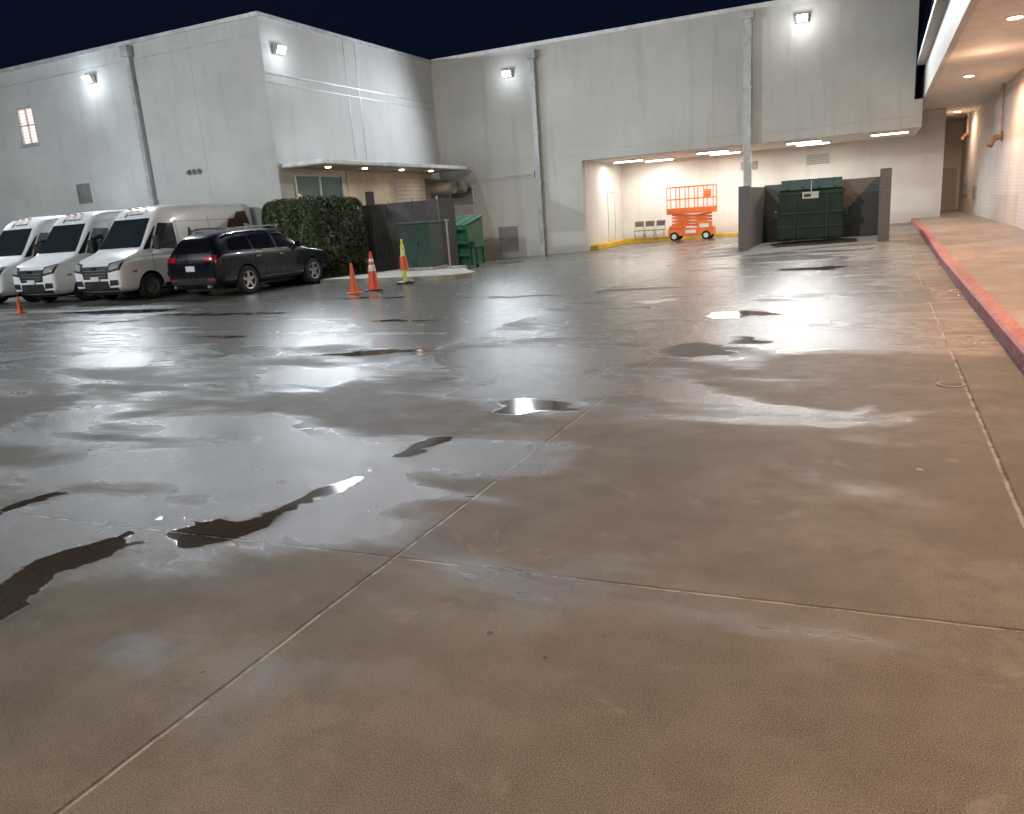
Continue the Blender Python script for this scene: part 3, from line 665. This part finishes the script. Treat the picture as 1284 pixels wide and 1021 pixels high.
# ---------------------------------------------------------------- hedge
mLeaf,t,b=newmat('hedge_leaves'); g=t.n('ShaderNodeNewGeometry')
c=t.mix(g.outputs['Random Per Island'],(.03,.055,.018),(.13,.17,.07)); c=t.mix(t.ramp(t.noise(g.outputs['Position'],3.5,2),.35,.7),t.mix(.55,c,(.018,.028,.012)),c); t.l(c,b.inputs['Base Color']); b.inputs['Roughness'].default_value=.5
mCore=M('hedge_core',(.012,.016,.008),.9)
HE=empty('hedge',(-17,21.4,0)); hx0,hx1,hy0,hy1,hz1=-18.1,-15.75,19.95,22.6,2.55
bm=bmesh.new(); abox(bm,hx0+.6,hx1-.16,hy0+.16,hy1-.16,-.2,hz1-.16); W(bmobj('branches_core',bm,mCore,HE))
bm=bmesh.new(); hc=Vector(((hx0+hx1)/2,(hy0+hy1)/2,1.1))
for k in range(26000):
    u,v,w_=random.random(),random.random(),random.random()
    p=Vector((hx0+(hx1-hx0)*u,hy0+(hy1-hy0)*v,-.1+(hz1+.1)*w_))
    face=random.choice('xxyyyzX')
    if face=='x': p.x=hx1; nrm=Vector((1,0,0))
    elif face=='X':
        p.x=hx0; nrm=Vector((-1,0,0))
        if p.y>YA-.1: p.y=hy0+random.random()*.5
    elif face=='y': p.y=hy0; nrm=Vector((0,-1,0))
    else: p.z=hz1; nrm=Vector((0,0,1))
    bulge=mn.noise(p*1.6)*.16+mn.noise(p*5)*.09
    q=p+nrm*(bulge-abs(random.gauss(0,.07)))
    e=Vector(((q.x-hc.x)/((hx1-hx0)/2),(q.y-hc.y)/((hy1-hy0)/2),(q.z-hc.z)/1.45))
    l=(abs(e.x)**6+abs(e.y)**6+max(0,e.z)**6)**(1/6)
    if l>1.05: q=hc+(q-hc)*(1.05/l)
    if q.x<XB+.03 and q.y>YA-.05: continue
    d=(nrm+Vector((random.gauss(0,.7),random.gauss(0,.7),random.gauss(0,.7)+.3))).normalized()
    a=d.orthogonal().normalized(); a=Matrix.Rotation(random.random()*6.28,3,d)@a; bb=d.cross(a); s=random.uniform(.022,.045)
    bm.faces.new([bm.verts.new(q+a*s*1.5),bm.verts.new(q+bb*s*.7),bm.verts.new(q-a*s*1.5),bm.verts.new(q-bb*s*.7)])
me=bpy.data.meshes.new('leaves'); bm.to_mesh(me); bm.free(); W(mkobj('leaves',me,mLeaf,HE))
# ---------------------------------------------------------------- kerbed island
bm=bmesh.new(); pts=[(-15.2,19.0),(-12.6,18.6),(-11.2,18.62),(-10.5,18.85),(-10.2,19.3),(-10.35,19.9),(-11,20.6),(-12.3,22.6),(-12.5,23.4),(-15.2,23.4)]
lo=[bm.verts.new((x,y,-.35)) for x,y in pts]; hi=[bm.verts.new((x,y,.12+gz(x,y)*.6)) for x,y in pts]
for i in range(len(pts)): bm.faces.new((lo[i],lo[(i+1)%len(pts)],hi[(i+1)%len(pts)],hi[i]))
bm.faces.new(hi); bmesh.ops.bevel(bm,geom=[e for e in bm.edges if all(v.co.z>0 for v in e.verts)],offset=.03,segments=2,affect='EDGES')
bmobj('kerb_island',bm,mConc)
# ---------------------------------------------------------------- fence
FE=empty('slatted_fence',(-14.7,23,0)); bm=bmesh.new(); x=-16.2
while x<-13.3: abox(bm,x,x+.085,22.99,23.01,-.05,2.25); x+=.10
bms=bmesh.new()
for x in (-16.25,-15.2,-14.25,-13.25): acyl(bms,(x,23.06,-.2),(x,23.06,2.36),.035,seg=10)
for z in (.15,1.2,2.2): acyl(bms,(-16.25,23.045,z),(-13.25,23.045,z),.022,seg=8)
y=23.1
while y<24.2: abox(bm,-13.26,-13.24,y,y+.085,-.05,2.25); y+=.1
mFence=M('fence_slats',(.04,.04,.038),.5,.2,.25,1.5)
W(bmobj('slats',bm,mFence,FE)); W(bmobj('posts',bms,mLouv,FE,smooth=40))
# ---------------------------------------------------------------- transformer cabinet
TR=empty('electrical_cabinet',(-13.35,22.0,.08))
bm=bmesh.new(); abox(bm,-.55,.55,-.4,.4,.08,1.42,.02); abox(bm,-.58,.58,-.43,.43,1.42,1.5,.02); bmobj('cabinet',bm,mGreenT,TR)
box('plinth',-.62,.62,-.47,.47,-.1,.08,mConc,TR,.01)
bm=bmesh.new(); abox(bm,-.005,.005,-.41,-.402,.12,1.4); abox(bm,.06,.10,-.43,-.402,.7,.9); abox(bm,-.4,-.2,-.41,-.402,1.0,1.2)
bmobj('door_details',bm,mInk,TR)
SP=empty('sign_post',(-12.15,21.6,.1)); cyl('post',(0,0,0),(0,0,1.45),.03,mLouv,SP)
box('post_cap',-.06,.06,-.06,.06,1.45,1.5,mLouv,SP)
# ---------------------------------------------------------------- dumpsters
def dumpster(x,y,z,rz,w,dp,h,mat,sign=True,lidmat=mBlackP):
    e=empty('dumpster',(x,y,z),rz); bm=bmesh.new(); hw=w/2; hd=dp/2
    fb,ft=-hd+.12,-hd; zf=h*.84
    vs=[(-hw,fb,.12),(hw,fb,.12),(hw,hd,.12),(-hw,hd,.12),(-hw,ft,zf),(hw,ft,zf),(hw,hd,h),(-hw,hd,h)]
    V=[bm.verts.new(v) for v in vs]
    for f in ((0,1,2,3),(4,5,6,7),(0,1,5,4),(1,2,6,5),(2,3,7,6),(3,0,4,7)): bm.faces.new([V[i] for i in f])
    bmesh.ops.bevel(bm,geom=bm.edges[:],offset=.015,segments=1,affect='EDGES')
    bmobj('bin_body',bm,mat,e)
    bm=bmesh.new()
    for k in range(2): zz=.45+k*.42; abox(bm,-hw-.01,hw+.01,-hd-.02+.06*(1-k),-hd+.12,zz,zz+.09,.01)
    abox(bm,-hw-.05,hw+.05,-hd-.05,-hd+.03,zf-.10,zf+.01,.012)
    for s in (-1,1):
        abox(bm,s*hw-.02 if s>0 else -hw-.16,s*hw+.16 if s>0 else -hw+.02,-hd+.25,hd-.2,h*.42,h*.42+.2,.012)
        for yy in (-hd+.25,0,hd-.15): abox(bm,s*(hw+.02)-.025,s*(hw+.02)+.025,yy-.03,yy+.03,.15,h*.42)
        abox(bm,s*(hw*.5)-.03,s*(hw*.5)+.03,-hd-.01,-hd+.14,.15,zf-.1)
    bmobj('ribs_and_fork_pockets',bm,mat,e)
    bm=bmesh.new(); a=math.atan2(h-zf,dp)
    for s in (-1,1):
        r=bmesh.ops.create_cube(bm,size=1); Mx=Matrix.Translation((s*hw*.5,0,(h+zf)/2+.05))@Matrix.Rotation(a,4,'X')@Matrix.Diagonal((hw-.03,dp/math.cos(a)+.1,.05,1)); bmesh.ops.transform(bm,matrix=Mx,verts=r['verts'])
        for k in (-.25,.25):
            r=bmesh.ops.create_cube(bm,size=1); Mx=Matrix.Translation((s*hw*.5+k*hw,0,(h+zf)/2+.085))@Matrix.Rotation(a,4,'X')@Matrix.Diagonal((.06,dp*.95,.03,1)); bmesh.ops.transform(bm,matrix=Mx,verts=r['verts'])
    acyl(bm,(-hw,hd+.02,h+.05),(hw,hd+.02,h+.05),.03,seg=10)
    bmobj('lids',bm,lidmat,e)
    bm=bmesh.new()
    for sx in (-1,1):
        for sy in (-1,1): acyl(bm,(sx*(hw-.2)-.03,sy*(hd-.25),.07),(sx*(hw-.2)+.03,sy*(hd-.25),.07),.07,seg=14)
    bmobj('casters',bm,mBlackP,e)
    if sign: box('sign_plate',-.25,.22,-hd-.075,-hd-.055,zf-.22,zf-.02,mSign,e); box('sign_text',-.2,.0,-hd-.08,-hd-.076,zf-.17,zf-.08,mInk,e)
    return e
mLidG=M('lid_green_matte',(.006,.03,.022),.95,0,.2,dirt=.3,spec=.15)
dumpster(-2.0,27.1,.10,math.radians(4),1.85,1.5,1.85,mGreenD,True,mLidG)
dumpster(-14.05,25.3,-.18,math.radians(0),1.9,1.3,1.75,mGreenD2,False,mGreenD2)
# ---------------------------------------------------------------- dumpster enclosure
DE=empty('block_enclosure_wall',(-2,27,0))
wbox('side_block_wall',(-3.80,-3.60,25.05,28.8,-.2,1.90),mCMU,DE,.006)
wbox('side_block_wall_b',(0.0,.20,25.3,28.8,-.2,2.1),mCMU,DE,.006)
wbox('rear_block_wall',(-3.599,-.001,28.6,28.8,-.2,1.95),mCMUx,DE,.006)
wbox('end_pier',(-3.87,-3.55,24.75,25.048,-.2,1.93),mCMUx,DE,.008)
wbox('end_pier_b',(-.04,.26,25.0,25.298,-.2,2.12),mCMUx,DE,.008)
# ---------------------------------------------------------------- scissor lift
SL=empty('scissor_lift',(-7.35,34.55,.0))
bm=bmesh.new(); abox(bm,-.95,.95,-.38,.38,.18,.50,.03); abox(bm,-.9,-.35,-.40,.40,.50,.62,.02); abox(bm,.30,.93,-.41,-.36,.16,.75,.02); bmobj('chassis',bm,mOrange,SL)
bm=bmesh.new()
for sx in (-.68,.68):
    for sy in (-.36,.36): acyl(bm,(sx,sy-.07,.17),(sx,sy+.07,.17),.19,seg=22)
bmobj('wheels',bm,mTire,SL,smooth=40)
bm=bmesh.new()
for sx in (-.68,.68):
    for sy in (-.44,.44): acyl(bm,(sx,sy-.01,.17),(sx,sy+.01,.17),.10,seg=16)
bmobj('hubs',bm,mSign,SL)
bm=bmesh.new()
def beam(bm,p0,p1,w=.04,hh=.08):
    p0=Vector(p0);p1=Vector(p1);d=p1-p0; r=bmesh.ops.create_cube(bm,size=1); ang=math.atan2(d.z,d.x)
    bmesh.ops.transform(bm,matrix=Matrix.Translation((p0+p1)/2)@Matrix.Rotation(-ang,4,'Y')@Matrix.Diagonal((d.length,w,hh,1)),verts=r['verts'])
for k in range(4):
    z=.55+k*.13
    for yy in (-.30,.30):
        beam(bm,(-.8,yy,z),(.8,yy,z+.13)); beam(bm,(-.8,yy+.05,z+.13),(.8,yy+.05,z))
bmobj('scissor_arms',bm,mOrange,SL)
bm=bmesh.new(); abox(bm,-1.0,1.0,-.38,.38,1.10,1.20,.01); abox(bm,-1.0,1.0,-.39,-.37,1.2,1.35); abox(bm,-1.0,1.0,.37,.39,1.2,1.35)
bmobj('platform_deck',bm,mOrange,SL)
bm=bmesh.new()
for yy in (-.36,.36):
    for z in (1.72,2.22): acyl(bm,(-.98,yy,z),(.98,yy,z),.022,seg=8)
    for i in range(6): xx=-.98+i*.392; acyl(bm,(xx,yy,1.2),(xx,yy,2.22),.02,seg=8)
for xx in (-.98,.98):
    for z in (1.72,2.22): acyl(bm,(xx,-.36,z),(xx,.36,z),.022,seg=8)
abox(bm,.62,.9,-.43,-.37,1.75,2.05,.02)
bmobj('guard_rails',bm,mOrange,SL,smooth=40)
bm=bmesh.new(); abox(bm,-.2,.25,-.395,-.383,.28,.42); abox(bm,.4,.8,-.416,-.412,.5,.66); bmobj('decals',bm,mSign,SL)
mChair=M('grey_vinyl',(.16,.15,.14),.5)
def chair(x,y):
    e=empty('folding_chair',(x,y,.02),random.uniform(-.2,.2)); bm=bmesh.new()
    for s in (-.2,.2):
        acyl(bm,(s,-.2,0),(s,.16,.85),.013,seg=8); acyl(bm,(s,.22,0),(s,-.12,.45),.013,seg=8)
    for z,yy in ((.2,-.115),(.85,.16),(.12,.14)): acyl(bm,(-.2,yy,z),(.2,yy,z),.012,seg=8)
    bmobj('frame',bm,mLouv,e,smooth=40); bm=bmesh.new(); abox(bm,-.2,.2,-.2,.18,.43,.46,.01); abox(bm,-.2,.2,.10,.14,.62,.84,.01); bmobj('seat_and_back',bm,mChair,e)
for i in range(3): chair(-9.9+i*.48,35.3)
# ---------------------------------------------------------------- cones
def cone(x,y,h,mat,band=False,s=1.0):
    e=empty('traffic_cone',(x,y,.002),random.random()); b=h*.27
    box('base',-b*.85,b*.85,-b*.85,b*.85,0,.03,mat if not band else mBlackP,e,.01)
    revolve('cone_body',[(h*.17,.03),(h*.155,.06),(h*.035,h*.97),(h*.03,h),(h*.02,h)],mat,e)
    if band:
        for a,bb in ((.50,.66),(.74,.82)):
            f=lambda q:h*(.158-(.123)*(q-.06)/.91)
            revolve('reflective_band',[(f(a)+.003,h*a),(f(bb)+.003,h*bb),(f(bb),h*bb)],mWhiteBand,e)
cone(-20.2,13.0,.45,mCone); cone(-11.5,15.6,.72,mCone); cone(-11.4,16.3,.95,mConeR,True)
DP=empty('delineator_post',(-11.45,17.85,0)); revolve('post',[(.12,.0),(.12,.04),(.06,.08),(.055,1.0),(.03,1.03),(.03,1.15),(.01,1.17)],mLime,DP); revolve('base',[(.24,0),(.24,.05),(.2,.07)],mBlackP,DP)
revolve('stacked_cone',[(.13,.38),(.12,.41),(.085,.72),(.07,.73)],mCone,DP); revolve('band',[(.0595,.80),(.0595,.9),(.05,.9)],mWhiteBand,DP)
DR=empty('drain_cover',(.58,7.1,.0)); revolve('ring',[(.11,.001),(.11,.008),(.085,.008),(.085,.004)],mLouv,DR); revolve('grate',[(.083,.001),(.083,.005),(.01,.005)],mDark,DR)
# ---------------------------------------------------------------- sky / world
w=bpy.data.worlds.new('World'); S.world=w; w.use_nodes=True; t=NT(w.node_tree); bg=w.node_tree.nodes['Background']
sk=t.n('ShaderNodeTexSky',sky_type='NISHITA'); sk.sun_disc=False; sk.sun_elevation=math.radians(-4); sk.sun_rotation=math.radians(200)
c=t.mix(1.0,sk.outputs[0],(.35,.45,1.0),'MULTIPLY'); c2=t.mix(1.0,c,(.025,.04,.13),'ADD')
t.l(c2,bg.inputs[0]); bg.inputs[1].default_value=.10
# ---------------------------------------------------------------- camera
cam=bpy.data.cameras.new('camera'); cam.lens=974/1284*36; cam.sensor_width=36; cam.clip_end=2000; cam.clip_start=.05
co=bpy.data.objects.new('camera',cam); COL.objects.link(co)
az,p,roll=math.radians(25.63),math.radians(13.9),math.atan(.072)
Fh=Vector((-math.sin(az),math.cos(az),0)); R=Vector((math.cos(az),math.sin(az),0)); Fw=Fh*math.cos(p)-Vector((0,0,1))*math.sin(p); U=R.cross(Fw)
cr,sr=math.cos(roll),math.sin(roll)
cx=R*cr-U*sr; cy=R*sr+U*cr
co.matrix_world=Matrix((( cx.x,cy.x,-Fw.x,0),(cx.y,cy.y,-Fw.y,0),(cx.z,cy.z,-Fw.z,1.6),(0,0,0,1)))
S.camera=co
S.view_settings.view_transform='Standard'; S.view_settings.look='None'; S.view_settings.exposure=0
